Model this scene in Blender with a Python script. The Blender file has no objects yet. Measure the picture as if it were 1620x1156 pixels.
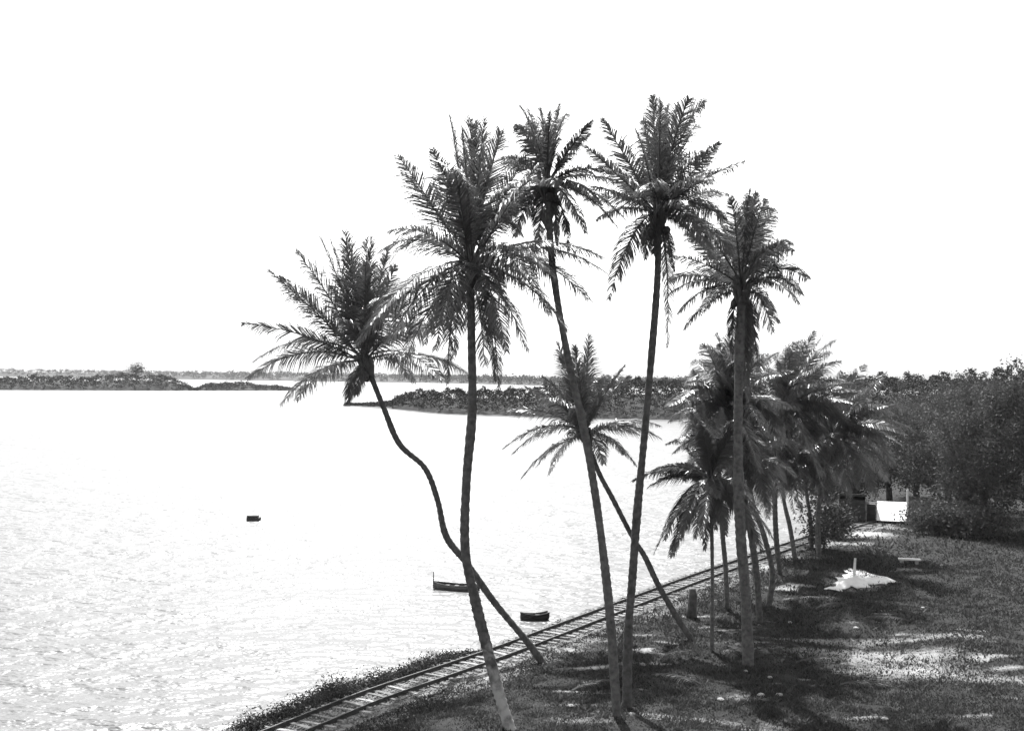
import bpy, math, random
import numpy as np
from mathutils import Vector, Matrix

scene = bpy.context.scene
COL = scene.collection
R = math.radians

# ------------------------------------------------------------------ camera
F_PX, CX, CY = 1737.0, 810.0, 578.0          # focal length in photo pixels, photo centre
EYE = Vector((0.0, 0.0, 9.3))
PITCH, ROLL = R(0.73), R(0.6)
fwd = Vector((0, math.cos(PITCH), math.sin(PITCH)))
r0 = Vector((1, 0, 0)); u0 = r0.cross(fwd)
rgt = (math.cos(ROLL) * r0 + math.sin(ROLL) * u0).normalized()
upv = rgt.cross(fwd).normalized()
cam = bpy.data.cameras.new("camera")
cam.sensor_width = 36.0
cam.lens = 36.0 * F_PX / 1620.0
cam.clip_start, cam.clip_end = 0.1, 20000
cam_o = bpy.data.objects.new("camera", cam)
COL.objects.link(cam_o)
m3 = Matrix((rgt, upv, -fwd)).transposed()
cam_o.matrix_world = Matrix.Translation(EYE) @ m3.to_4x4()
scene.camera = cam_o

# ------------------------------------------------------------------ sky, sun, exposure
SUN_EL, SUN_AZ = R(52), R(-9)
world = bpy.data.worlds.new("World"); scene.world = world
world.use_nodes = True
wn, wl = world.node_tree.nodes, world.node_tree.links
wn.clear()
sky = wn.new("ShaderNodeTexSky"); sky.sky_type = 'NISHITA'; sky.sun_disc = False
sky.sun_elevation = SUN_EL; sky.sun_rotation = SUN_AZ
sky.air_density = 1.0; sky.dust_density = 2.5; sky.ozone_density = 1.0
bw = wn.new("ShaderNodeRGBToBW")
bg = wn.new("ShaderNodeBackground"); bg.inputs["Strength"].default_value = 0.13
wo = wn.new("ShaderNodeOutputWorld")
wl.new(sky.outputs[0], bw.inputs[0]); wl.new(bw.outputs[0], bg.inputs[0]); wl.new(bg.outputs[0], wo.inputs[0])

sun = bpy.data.lights.new("sun", 'SUN'); sun.energy = 4.0; sun.angle = R(0.5); sun.color = (1, 1, 1)
sun_o = bpy.data.objects.new("sun", sun); COL.objects.link(sun_o)
S = Vector((math.sin(SUN_AZ) * math.cos(SUN_EL), math.cos(SUN_AZ) * math.cos(SUN_EL), math.sin(SUN_EL)))
sun_o.rotation_euler = S.to_track_quat('Z', 'Y').to_euler()
sun_o.location = S * 60

vs = scene.view_settings
vs.view_transform = 'Standard'; vs.look = 'None'; vs.gamma = 1.0; vs.use_curve_mapping = False
vs.exposure = 1.3

# ------------------------------------------------------------------ helpers
def ray(px, py):
    return fwd + rgt * ((px - CX) / F_PX) - upv * ((py - CY) / F_PX)
def at(px, py, Y):
    d = ray(px, py)
    return EYE + d * ((Y - EYE.y) / d.y)
def on_z(px, py, z=0.0):
    d = ray(px, py)
    return EYE + d * ((z - EYE.z) / d.z)
def pix_per_m(Y): return F_PX / Y

def link(o, parent=None):
    COL.objects.link(o)
    if parent is not None: o.parent = parent
    return o
def tag(o, label=None, cat=None, group=None, kind=None):
    if label: o["label"] = label
    if cat: o["category"] = cat
    if group: o["group"] = group
    if kind: o["kind"] = kind
    return o
def empty(name, loc):
    o = bpy.data.objects.new(name, None); o.location = loc; o.empty_display_size = 0.3
    return link(o)
def mesh_from(name, verts, faces, mat, smooth=False):
    me = bpy.data.meshes.new(name)
    me.from_pydata([tuple(v) for v in verts], [], faces)
    if mat: me.materials.append(mat)
    if smooth:
        me.polygons.foreach_set("use_smooth", [True] * len(me.polygons))
    me.update()
    return me
def fast_mesh(name, V, loops, sizes, mat, smooth=False):
    """numpy arrays -> mesh; loops flat vertex indices, sizes per face"""
    me = bpy.data.meshes.new(name)
    V = np.asarray(V, dtype=np.float32)
    loops = np.asarray(loops, dtype=np.int32).ravel(); sizes = np.asarray(sizes, dtype=np.int32)
    me.vertices.add(len(V)); me.vertices.foreach_set("co", V.ravel())
    me.loops.add(len(loops)); me.loops.foreach_set("vertex_index", loops)
    me.polygons.add(len(sizes))
    st = np.concatenate(([0], np.cumsum(sizes)[:-1])).astype(np.int32)
    me.polygons.foreach_set("loop_start", st)
    me.polygons.foreach_set("loop_total", sizes)
    if smooth: me.polygons.foreach_set("use_smooth", np.ones(len(sizes), dtype=bool))
    if mat: me.materials.append(mat)
    me.update(calc_edges=True); me.validate()
    return me
def obj(name, me, parent=None, loc=None):
    o = bpy.data.objects.new(name, me)
    if loc is not None: o.location = loc
    return link(o, parent)
def box_geo(cx, cy, cz, sx, sy, sz, V, Fc, rot=None, taper=1.0):
    b = len(V)
    for dz in (-.5, .5):
        k = 1.0 if dz < 0 else taper
        for dx, dy in ((-.5, -.5), (.5, -.5), (.5, .5), (-.5, .5)):
            v = Vector((dx * sx * k, dy * sy * k, dz * sz))
            if rot is not None: v = rot @ v
            V.append(v + Vector((cx, cy, cz)))
    for f in ((3, 2, 1, 0), (4, 5, 6, 7), (0, 1, 5, 4), (1, 2, 6, 5), (2, 3, 7, 6), (3, 0, 4, 7)):
        Fc.append(tuple(b + i for i in f))
def catmull(pts, n):
    """pts: list of Vectors -> n samples along a Catmull-Rom curve"""
    P = [pts[0] * 2 - pts[1]] + list(pts) + [pts[-1] * 2 - pts[-2]]
    out = []
    segs = len(pts) - 1
    for k in range(n):
        t = k / (n - 1) * segs
        i = min(int(t), segs - 1); u = t - i
        a, b, c, d = P[i], P[i + 1], P[i + 2], P[i + 3]
        out.append(0.5 * ((2 * b) + (c - a) * u + (2 * a - 5 * b + 4 * c - d) * u * u + (3 * b - a - 3 * c + d) * u ** 3))
    return out
def tube(pts, radii, sides, V, Fc, cap=True):
    b = len(V); n = len(pts)
    ref = Vector((0.31, 0.9, 0.12)).normalized()
    for i, p in enumerate(pts):
        t = (pts[min(i + 1, n - 1)] - pts[max(i - 1, 0)]).normalized()
        x = t.cross(ref)
        if x.length < 1e-3: x = t.cross(Vector((1, 0, 0)))
        x.normalize(); y = t.cross(x)
        for k in range(sides):
            a = 2 * math.pi * k / sides
            V.append(p + (x * math.cos(a) + y * math.sin(a)) * radii[i])
    for i in range(n - 1):
        for k in range(sides):
            k2 = (k + 1) % sides
            Fc.append((b + i * sides + k, b + i * sides + k2, b + (i + 1) * sides + k2, b + (i + 1) * sides + k))
    if cap:
        Fc.append(tuple(b + k for k in range(sides))[::-1])
        Fc.append(tuple(b + (n - 1) * sides + k for k in range(sides)))

# ------------------------------------------------------------------ materials (the photograph is black and white: every colour is a grey)
def mat_new(name):
    m = bpy.data.materials.new(name); m.use_nodes = True
    nt = m.node_tree; return m, nt, nt.nodes["Principled BSDF"]
def grey_noise(name, lo, hi, scale, rough=0.8, detail=6, bump=0.0, bscale=None, spec=0.3, stretch=None, objrand=0.0):
    m, nt, p = mat_new(name)
    N, L = nt.nodes, nt.links
    tc = N.new("ShaderNodeTexCoord"); src = tc.outputs["Object"]
    if stretch:
        mp = N.new("ShaderNodeMapping"); mp.inputs["Scale"].default_value = stretch
        L.new(src, mp.inputs[0]); src = mp.outputs[0]
    nz = N.new("ShaderNodeTexNoise"); nz.inputs["Scale"].default_value = scale; nz.inputs["Detail"].default_value = detail
    L.new(src, nz.inputs["Vector"])
    mr = N.new("ShaderNodeMapRange"); mr.inputs["From Min"].default_value = 0.3; mr.inputs["From Max"].default_value = 0.7
    mr.inputs["To Min"].default_value = lo; mr.inputs["To Max"].default_value = hi
    L.new(nz.outputs["Fac"], mr.inputs["Value"])
    out = mr.outputs[0]
    if objrand:
        oi = N.new("ShaderNodeObjectInfo")
        m2 = N.new("ShaderNodeMapRange"); m2.inputs["To Min"].default_value = 1 - objrand; m2.inputs["To Max"].default_value = 1 + objrand
        L.new(oi.outputs["Random"], m2.inputs["Value"])
        mu = N.new("ShaderNodeMath"); mu.operation = 'MULTIPLY'
        L.new(out, mu.inputs[0]); L.new(m2.outputs[0], mu.inputs[1]); out = mu.outputs[0]
    L.new(out, p.inputs["Base Color"])
    p.inputs["Roughness"].default_value = rough; p.inputs["Specular IOR Level"].default_value = spec
    if bump:
        n2 = N.new("ShaderNodeTexNoise"); n2.inputs["Scale"].default_value = bscale or scale * 4; n2.inputs["Detail"].default_value = 8
        L.new(src, n2.inputs["Vector"])
        bp = N.new("ShaderNodeBump"); bp.inputs["Strength"].default_value = 1.0; bp.inputs["Distance"].default_value = bump
        L.new(n2.outputs["Fac"], bp.inputs["Height"]); L.new(bp.outputs[0], p.inputs["Normal"])
    return m
def leaf_mat(name, lo, hi, trans, rough=0.45, spec=0.4, scale=1.2):
    m, nt, p = mat_new(name)
    N, L = nt.nodes, nt.links
    geo = N.new("ShaderNodeNewGeometry"); oi = N.new("ShaderNodeObjectInfo")
    tc = N.new("ShaderNodeTexCoord")
    nz = N.new("ShaderNodeTexNoise"); nz.inputs["Scale"].default_value = scale
    L.new(tc.outputs["Object"], nz.inputs["Vector"])
    a = N.new("ShaderNodeMath"); a.operation = 'ADD'
    L.new(geo.outputs["Random Per Island"], a.inputs[0]); L.new(nz.outputs["Fac"], a.inputs[1])
    b = N.new("ShaderNodeMath"); b.operation = 'ADD'
    L.new(a.outputs[0], b.inputs[0]); L.new(oi.outputs["Random"], b.inputs[1])
    mr = N.new("ShaderNodeMapRange"); mr.inputs["From Min"].default_value = 0.5; mr.inputs["From Max"].default_value = 2.3
    mr.inputs["To Min"].default_value = lo; mr.inputs["To Max"].default_value = hi
    L.new(b.outputs[0], mr.inputs["Value"]); L.new(mr.outputs[0], p.inputs["Base Color"])
    p.inputs["Roughness"].default_value = rough; p.inputs["Specular IOR Level"].default_value = spec
    tr = N.new("ShaderNodeBsdfTranslucent"); L.new(mr.outputs[0], tr.inputs["Color"])
    mx = N.new("ShaderNodeMixShader"); mx.inputs[0].default_value = trans
    L.new(p.outputs[0], mx.inputs[1]); L.new(tr.outputs[0], mx.inputs[2])
    L.new(mx.outputs[0], N["Material Output"].inputs["Surface"])
    return m

M_FROND = leaf_mat("palm_leaf", 0.065, 0.12, 0.3, 0.38, 0.6)
M_DEADF = leaf_mat("dry_palm_leaf", 0.08, 0.16, 0.25, 0.7, 0.2)
M_LEAF = leaf_mat("broad_leaf", 0.055, 0.11, 0.22, 0.75, 0.15, 0.4)
M_FAR = leaf_mat("far_leaf", 0.026, 0.04, 0.0, 0.85, 0.1, 0.05)
M_SCRUB = leaf_mat("scrub_leaf", 0.035, 0.07, 0.15, 0.75, 0.15, 0.8)
M_GRASS = leaf_mat("grass_blade", 0.03, 0.085, 0.25, 0.7, 0.2, 0.5)
M_TRUNK = grey_noise("palm_bark", 0.06, 0.14, 7.0, 0.9, 6, 0.012, 22, 0.2, objrand=0.2)
M_BARK = grey_noise("tree_bark", 0.05, 0.13, 5.0, 0.9, 6, 0.02, 12, 0.2)
M_SHEATH = grey_noise("palm_sheath", 0.06, 0.14, 9.0, 0.9, 6, 0.01, 30, 0.2, stretch=(1, 1, 0.3))
M_NUT = grey_noise("coconut_husk", 0.05, 0.10, 6.0, 0.6)
M_SLEEPER = grey_noise("sleeper_wood", 0.12, 0.38, 5.0, 0.9, 8, 0.008, 25, 0.2, stretch=(0.4, 2.5, 2.5), objrand=0.4)
M_RAIL = grey_noise("rail_steel", 0.025, 0.055, 6.0, 0.65, 5, 0.002, 30, 0.4)
M_WOOD = grey_noise("old_boat_wood", 0.06, 0.14, 4.0, 0.75, 8, 0.004, 25, 0.25, stretch=(0.4, 3, 3))
M_DARKWOOD = grey_noise("wet_wood", 0.03, 0.07, 4.0, 0.6, 8, 0.006, 20, 0.3, stretch=(0.4, 3, 3))
M_WHITE = grey_noise("whitewash", 0.68, 0.84, 2.5, 0.9, 8, 0.004, 20, 0.2)
M_CANVAS = grey_noise("white_canvas", 0.70, 0.84, 3.0, 0.9, 6, 0.006, 14, 0.1)
M_THATCH = grey_noise("thatch", 0.04, 0.11, 6.0, 0.95, 8, 0.03, 20, 0.1, stretch=(4, 1, 1))
M_STONE = grey_noise("pale_stone", 0.25, 0.45, 8.0, 0.9, 6, 0.01, 20, 0.2, objrand=0.2)
M_GRAVEL = grey_noise("track_gravel", 0.05, 0.26, 3.0, 0.95, 8, 0.02, 20, 0.1)
M_STAKE = grey_noise("white_stake", 0.6, 0.8, 6.0, 0.8, 6, 0.004, 20, 0.2)

# water
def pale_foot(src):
    # a trunk whose lowest metres are pale in noise-broken patches
    m = src.copy(); m.name = "pale_foot_bark"
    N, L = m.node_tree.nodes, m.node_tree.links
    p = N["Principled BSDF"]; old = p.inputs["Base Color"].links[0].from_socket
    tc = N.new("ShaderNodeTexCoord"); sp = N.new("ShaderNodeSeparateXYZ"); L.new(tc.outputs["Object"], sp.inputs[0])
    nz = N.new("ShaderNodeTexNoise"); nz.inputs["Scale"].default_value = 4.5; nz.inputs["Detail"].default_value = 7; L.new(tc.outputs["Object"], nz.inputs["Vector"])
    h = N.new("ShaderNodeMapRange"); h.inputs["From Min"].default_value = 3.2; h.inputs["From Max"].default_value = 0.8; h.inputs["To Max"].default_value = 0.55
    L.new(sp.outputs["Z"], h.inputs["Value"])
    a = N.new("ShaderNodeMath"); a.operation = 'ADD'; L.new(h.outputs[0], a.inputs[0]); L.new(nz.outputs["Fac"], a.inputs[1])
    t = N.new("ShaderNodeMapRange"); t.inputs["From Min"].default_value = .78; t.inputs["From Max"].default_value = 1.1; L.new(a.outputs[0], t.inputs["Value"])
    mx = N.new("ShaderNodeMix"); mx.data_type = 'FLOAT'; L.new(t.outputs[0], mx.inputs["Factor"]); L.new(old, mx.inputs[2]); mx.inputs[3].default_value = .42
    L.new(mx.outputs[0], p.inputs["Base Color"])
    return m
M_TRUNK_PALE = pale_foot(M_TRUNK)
def make_water():
    m, nt, p = mat_new("lagoon_water")
    N, L = nt.nodes, nt.links
    p.inputs["Base Color"].default_value = (0.10, 0.10, 0.10, 1)
    p.inputs["Roughness"].default_value = 0.37
    p.inputs["IOR"].default_value = 1.333
    tc = N.new("ShaderNodeTexCoord")
    mp = N.new("ShaderNodeMapping"); mp.inputs["Scale"].default_value = (0.75, 1.25, 1); mp.inputs["Rotation"].default_value = (0, 0, R(6))
    L.new(tc.outputs["Object"], mp.inputs[0])
    n1 = N.new("ShaderNodeTexNoise"); n1.inputs["Scale"].default_value = 1.15; n1.inputs["Detail"].default_value = 3.5; n1.inputs["Roughness"].default_value = 0.55
    n2 = N.new("ShaderNodeTexNoise"); n2.inputs["Scale"].default_value = 0.22; n2.inputs["Detail"].default_value = 2
    L.new(mp.outputs[0], n1.inputs["Vector"]); L.new(mp.outputs[0], n2.inputs["Vector"])
    ad = N.new("ShaderNodeMath"); ad.operation = 'MULTIPLY_ADD'; ad.inputs[1].default_value = 2.0
    L.new(n2.outputs["Fac"], ad.inputs[0]); L.new(n1.outputs["Fac"], ad.inputs[2])
    bp = N.new("ShaderNodeBump"); bp.inputs["Strength"].default_value = 1.0; bp.inputs["Distance"].default_value = 0.33
    L.new(ad.outputs[0], bp.inputs["Height"]); L.new(bp.outputs[0], p.inputs["Normal"])
    return m
M_WATER = make_water()

# ground: colour from a "worn" mask (pale, thinly grassed places) plus noise
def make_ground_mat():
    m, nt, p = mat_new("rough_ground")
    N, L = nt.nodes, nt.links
    at_ = N.new("ShaderNodeAttribute"); at_.attribute_name = "paler"
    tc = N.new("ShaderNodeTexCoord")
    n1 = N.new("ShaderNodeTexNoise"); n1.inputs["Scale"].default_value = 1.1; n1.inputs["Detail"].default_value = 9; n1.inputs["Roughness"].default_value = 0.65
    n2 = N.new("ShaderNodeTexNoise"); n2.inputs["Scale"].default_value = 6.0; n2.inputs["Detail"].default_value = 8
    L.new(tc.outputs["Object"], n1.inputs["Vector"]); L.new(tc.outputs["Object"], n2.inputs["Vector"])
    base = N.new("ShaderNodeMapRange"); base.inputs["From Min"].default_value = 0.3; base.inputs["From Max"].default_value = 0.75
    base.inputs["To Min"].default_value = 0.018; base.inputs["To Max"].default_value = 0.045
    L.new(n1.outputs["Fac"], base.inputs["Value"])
    # pale mask * noise threshold
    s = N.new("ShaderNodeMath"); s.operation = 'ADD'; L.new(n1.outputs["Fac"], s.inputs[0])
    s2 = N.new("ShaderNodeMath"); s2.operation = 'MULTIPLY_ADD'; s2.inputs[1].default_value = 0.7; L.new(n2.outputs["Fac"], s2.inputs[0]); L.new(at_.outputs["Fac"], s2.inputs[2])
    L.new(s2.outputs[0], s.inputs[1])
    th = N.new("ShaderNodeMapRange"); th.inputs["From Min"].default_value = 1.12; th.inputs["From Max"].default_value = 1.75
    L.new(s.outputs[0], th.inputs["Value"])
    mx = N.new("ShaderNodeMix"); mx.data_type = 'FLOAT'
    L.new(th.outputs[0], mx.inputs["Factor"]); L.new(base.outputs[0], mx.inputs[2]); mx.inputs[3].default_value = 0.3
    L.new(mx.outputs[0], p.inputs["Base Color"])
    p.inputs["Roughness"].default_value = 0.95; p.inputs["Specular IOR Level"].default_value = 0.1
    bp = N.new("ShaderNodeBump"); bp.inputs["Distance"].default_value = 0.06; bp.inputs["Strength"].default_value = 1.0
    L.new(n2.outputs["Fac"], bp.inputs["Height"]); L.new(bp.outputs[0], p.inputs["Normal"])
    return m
M_GROUND = make_ground_mat()
M_FARGROUND = grey_noise("far_undergrowth", 0.018, 0.03, 0.05, 0.95)
M_BANK = grey_noise("mud_bank", 0.05, 0.15, 0.25, 0.95, 8, 0.3, 0.6)

WATER_Z = -0.9
rng = np.random.default_rng(7)
random.seed(7)

# ------------------------------------------------------------------ shoreline and ground
EDGE_PX = [(375, 1146), (440, 1129), (500, 1097), (560, 1084), (610, 1069), (690, 1040), (790, 1024), (870, 990), (950, 960),
           (1040, 928), (1100, 907), (1160, 887), (1230, 860), (1290, 838), (1325, 795), (1350, 745), (1385, 705)]
E = [on_z(x, y, 0.0) for x, y in EDGE_PX]
E = [Vector((-34, -12, 0))] + E + [Vector((150, 320, 0))]
EA = np.array([(v.x, v.y) for v in E])
def shore_dist(X, Y):
    """signed distance to the bank's top edge, positive inland"""
    X = np.asarray(X, float); Y = np.asarray(Y, float)
    best = np.full(X.shape, 1e9); sg = np.ones(X.shape)
    for (ax, ay), (bx, by) in zip(EA[:-1], EA[1:]):
        dx, dy = bx - ax, by - ay; l2 = dx * dx + dy * dy
        t = np.clip(((X - ax) * dx + (Y - ay) * dy) / l2, 0, 1)
        qx, qy = X - ax - t * dx, Y - ay - t * dy
        d = np.hypot(qx, qy)
        c = dx * (Y - ay) - dy * (X - ax)           # >0 left of the line = water
        upd = d < best - 1e-9
        best = np.where(upd, d, best); sg = np.where(upd, np.where(c > 0, -1.0, 1.0), sg)
    return best * sg
# the track's centre line
TRACK_PX = [(372, 1193), (487, 1146), (590, 1104), (700, 1066), (795, 1033), (900, 993), (1000, 955), (1100, 917), (1180, 889), (1260, 861), (1330, 838), (1400, 818)]
TRK = catmull([on_z(x, y, 0.05) for x, y in TRACK_PX], 200)
for v in TRK: v.z = 0.0
TA = np.array([(v.x, v.y) for v in TRK])
def track_dist(X, Y):
    X = np.asarray(X, float); Y = np.asarray(Y, float)
    best = np.full(X.shape, 1e9)
    for (ax, ay), (bx, by) in zip(TA[:-1:4], np.roll(TA, -4, axis=0)[:-1:4]):
        if abs(bx - ax) > 20: continue
        dx, dy = bx - ax, by - ay; l2 = dx * dx + dy * dy + 1e-9
        t = np.clip(((X - ax) * dx + (Y - ay) * dy) / l2, 0, 1)
        best = np.minimum(best, np.hypot(X - ax - t * dx, Y - ay - t * dy))
    return best
_ph = rng.uniform(0, 6.28, (14, 3)); _fr = rng.uniform(0.15, 1.3, 14)
def bumps(X, Y):
    z = 0
    for k in range(14):
        a = _ph[k, 0]
        z = z + math.sin(1) * np.sin((X * math.cos(a) + Y * math.sin(a)) * _fr[k] * 1.7 + _ph[k, 1]) * (0.035 / (0.4 + _fr[k]))
    return z
def ground_z(X, Y):
    s = shore_dist(X, Y); td = track_dist(X, Y)
    k = np.clip((td - 1.0) / 2.5, 0, 1)
    z = bumps(np.asarray(X, float), np.asarray(Y, float)) * k
    z = np.where(s < 0.25, z + np.interp(s, [-30, -8, -1.6, -0.9, 0.25], [-4.0, -3.0, -1.3, -0.85, 0.0]), z)
    return z
def gz(x, y): return float(ground_z(np.array([x]), np.array([y]))[0])
def gpt(px, py):
    p = on_z(px, py, 0.0)
    for _ in range(3): p = on_z(px, py, gz(p.x, p.y))
    return p

PALE_SPOTS = [  # pale, thinly grassed places: photo position, half-width in x and y (metres), strength
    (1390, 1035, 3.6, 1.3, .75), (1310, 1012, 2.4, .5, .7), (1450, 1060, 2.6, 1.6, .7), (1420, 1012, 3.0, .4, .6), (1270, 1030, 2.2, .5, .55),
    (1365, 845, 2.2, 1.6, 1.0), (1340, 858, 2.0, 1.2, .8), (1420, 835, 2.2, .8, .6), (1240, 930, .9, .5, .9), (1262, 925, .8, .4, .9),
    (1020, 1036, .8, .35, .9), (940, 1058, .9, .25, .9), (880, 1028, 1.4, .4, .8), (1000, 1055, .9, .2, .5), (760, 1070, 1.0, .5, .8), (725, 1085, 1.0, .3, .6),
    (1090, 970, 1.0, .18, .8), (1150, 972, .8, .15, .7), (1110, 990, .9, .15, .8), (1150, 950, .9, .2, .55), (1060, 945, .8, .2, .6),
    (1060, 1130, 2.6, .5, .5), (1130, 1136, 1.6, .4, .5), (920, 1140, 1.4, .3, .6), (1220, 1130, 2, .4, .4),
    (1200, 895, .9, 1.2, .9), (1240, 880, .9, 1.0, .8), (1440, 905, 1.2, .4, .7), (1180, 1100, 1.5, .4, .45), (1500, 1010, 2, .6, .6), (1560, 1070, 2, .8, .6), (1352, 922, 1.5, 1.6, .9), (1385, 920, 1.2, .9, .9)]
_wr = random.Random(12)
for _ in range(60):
    PALE_SPOTS.append((_wr.uniform(880, 1620), _wr.uniform(940, 1150), _wr.uniform(.3, 1.3), _wr.uniform(.06, .2), _wr.uniform(.45, .85)))
def make_ground():
    xs = np.unique(np.concatenate([np.linspace(-60, -14, 24), np.arange(-14, 46, 0.33), np.linspace(46, 170, 45)]))
    ys = np.unique(np.concatenate([np.linspace(-20, 24, 23), np.arange(24, 84, 0.33), np.linspace(84, 330, 70)]))
    X, Y = np.meshgrid(xs, ys)
    Z = ground_z(X, Y) + rng.normal(0, 0.012, X.shape)
    nx, ny = len(xs), len(ys)
    V = np.stack([X.ravel(), Y.ravel(), Z.ravel()], 1)
    idx = np.arange(nx * ny).reshape(ny, nx)
    q = np.stack([idx[:-1, :-1], idx[:-1, 1:], idx[1:, 1:], idx[1:, :-1]], -1).reshape(-1, 4)
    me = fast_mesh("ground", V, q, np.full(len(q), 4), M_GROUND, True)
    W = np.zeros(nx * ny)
    for px, py, sx, sy, st in PALE_SPOTS:
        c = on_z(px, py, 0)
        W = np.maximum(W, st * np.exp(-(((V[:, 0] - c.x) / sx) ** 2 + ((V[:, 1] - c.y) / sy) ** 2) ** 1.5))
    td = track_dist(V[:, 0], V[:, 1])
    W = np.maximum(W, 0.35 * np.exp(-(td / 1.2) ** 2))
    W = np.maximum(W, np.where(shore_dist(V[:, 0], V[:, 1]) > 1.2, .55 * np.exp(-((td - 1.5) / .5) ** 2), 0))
    a = me.attributes.new("paler", 'FLOAT', 'POINT'); a.data.foreach_set("value", W.astype(np.float32))
    o = obj("ground", me); o["kind"] = "structure"
    return V, W
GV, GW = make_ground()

# ------------------------------------------------------------------ water
me = mesh_from("water", [(-3250, -50, WATER_Z), (3250, -50, WATER_Z), (3250, 2950, WATER_Z), (-3250, 2950, WATER_Z)], [(0, 1, 2, 3)], M_WATER)
obj("water", me)["kind"] = "structure"

# ------------------------------------------------------------------ leaf clouds
def leaf_quads(C, size, rg, flat=0.0, aspect=0.55):
    """random leaf-shaped quads round centres C (n,3)"""
    n = len(C)
    d = rg.normal(size=(n, 3)); d[:, 2] *= (1 - flat)
    d /= np.linalg.norm(d, axis=1)[:, None]
    e = rg.normal(size=(n, 3)); e -= (e * d).sum(1)[:, None] * d
    e /= np.linalg.norm(e, axis=1)[:, None]
    s = (size * rg.uniform(0.6, 1.35, n))[:, None]
    V = np.stack([C - d * s * .5, C + e * s * aspect * .5, C + d * s * .5, C - e * s * aspect * .5], 1).reshape(-1, 3)
    return V
def leaf_mesh(name, C, size, rg, mat, flat=0.0, aspect=0.55):
    V = leaf_quads(C, size, rg, flat, aspect)
    n = len(C)
    return fast_mesh(name, V, np.arange(4 * n), np.full(n, 4), mat)
def clump_points(n_cl, per, centre, rad, rg, csize):
    """clumps on and in an ellipsoid -> points"""
    u = rg.normal(size=(n_cl, 3)); u /= np.linalg.norm(u, axis=1)[:, None]
    r = rg.uniform(0.45, 1.0, n_cl) ** 0.6
    az = np.arctan2(u[:, 1], u[:, 0]); ph = rg.uniform(0, 6.28, 3)
    r = r * (1 + .13 * np.sin(3 * az + ph[0]) * np.sin(4 * u[:, 2] + ph[1]) + .10 * np.sin(7 * az + ph[2]))
    cc = u * r[:, None] * np.array(rad)
    pts = cc[:, None, :] + rg.normal(size=(n_cl, per, 3)) * (csize * rg.uniform(.5, 1.2, n_cl))[:, None, None]
    return pts.reshape(-1, 3) + np.array(centre), cc + np.array(centre)

def profile(pts, x):
    a = np.array(pts, float); return np.interp(x, a[:, 0], a[:, 1])

def far_wood(name, bot, top, x0, x1, thick, n, size, label, cat, core_mat=M_FARGROUND, mat=M_FAR, seed=1, ragged=0.12, zbase=WATER_Z):
    """wooded strip of land: a terrain core with a leaf canopy; bot/top are sight lines to its water's edge and its tree tops"""
    rg = np.random.default_rng(seed)
    # terrain core
    K = 60; V = []; Fc = []
    for i in range(K + 1):
        px = x0 + (x1 - x0) * i / K
        b = on_z(px, float(profile(bot, px)), zbase)
        d = Vector((b.x, b.y, 0)).normalized()
        t = at(px, float(profile(top, px)), b.y + thick * 0.4 * d.y)
        h = max(0.3, (t.z - zbase))
        for f, zz in ((-0.02, -0.6), (0.05, 0.10 * h), (0.25, 0.42 * h), (0.5, 0.62 * h), (0.8, 0.5 * h), (1.0, -0.6)):
            V.append(Vector((b.x, b.y, 0)) + d * (thick * f) + Vector((0, 0, zbase + zz)))
    for i in range(K):
        for j in range(5):
            Fc.append((i * 6 + j, (i + 1) * 6 + j, (i + 1) * 6 + j + 1, i * 6 + j + 1))
    core = mesh_from(name + "_land", V, Fc, core_mat, True)
    # canopy
    ncl = n // 14
    px = rg.uniform(x0, x1, ncl); f = rg.uniform(0.03, 0.85, ncl)
    C = np.zeros((ncl, 3)); keep = np.ones(ncl, bool)
    seedph = rg.uniform(0, 6.28, 5)
    for i in range(ncl):
        b = on_z(px[i], float(profile(bot, px[i])), zbase)
        d = Vector((b.x, b.y, 0)).normalized()
        q = Vector((b.x, b.y, 0)) + d * (thick * f[i])
        t = at(px[i], float(profile(top, px[i])), q.y)
        wob = 1 + ragged * (math.sin(px[i] * .13 + seedph[0]) + math.sin(px[i] * .31 + seedph[1]) + .7 * math.sin(px[i] * .77 + seedph[2])) / 2
        hmax = max(0.25, (t.z - zbase)) * wob - size * .5
        hmax = hmax * (0.55 + 0.45 * min(1, f[i] / 0.3))
        C[i] = (q.x, q.y, zbase + hmax * (1 - 0.75 * rg.random() ** 1.6))
    P = C[:, None, :] + rg.normal(size=(ncl, 14, 3)) * size * np.array([1.0, 1.0, 0.55])
    P = P.reshape(-1, 3); P[:, 2] = np.maximum(P[:, 2], zbase + 0.1)
    cm = leaf_mesh(name + "_canopy", P, size * 1.15, rg, mat, 0.3, 0.7)
    o = obj(name, cm); tag(o, label, cat, kind="stuff")
    l = obj("terrain", core); l["kind"] = "structure"
    return o

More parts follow.
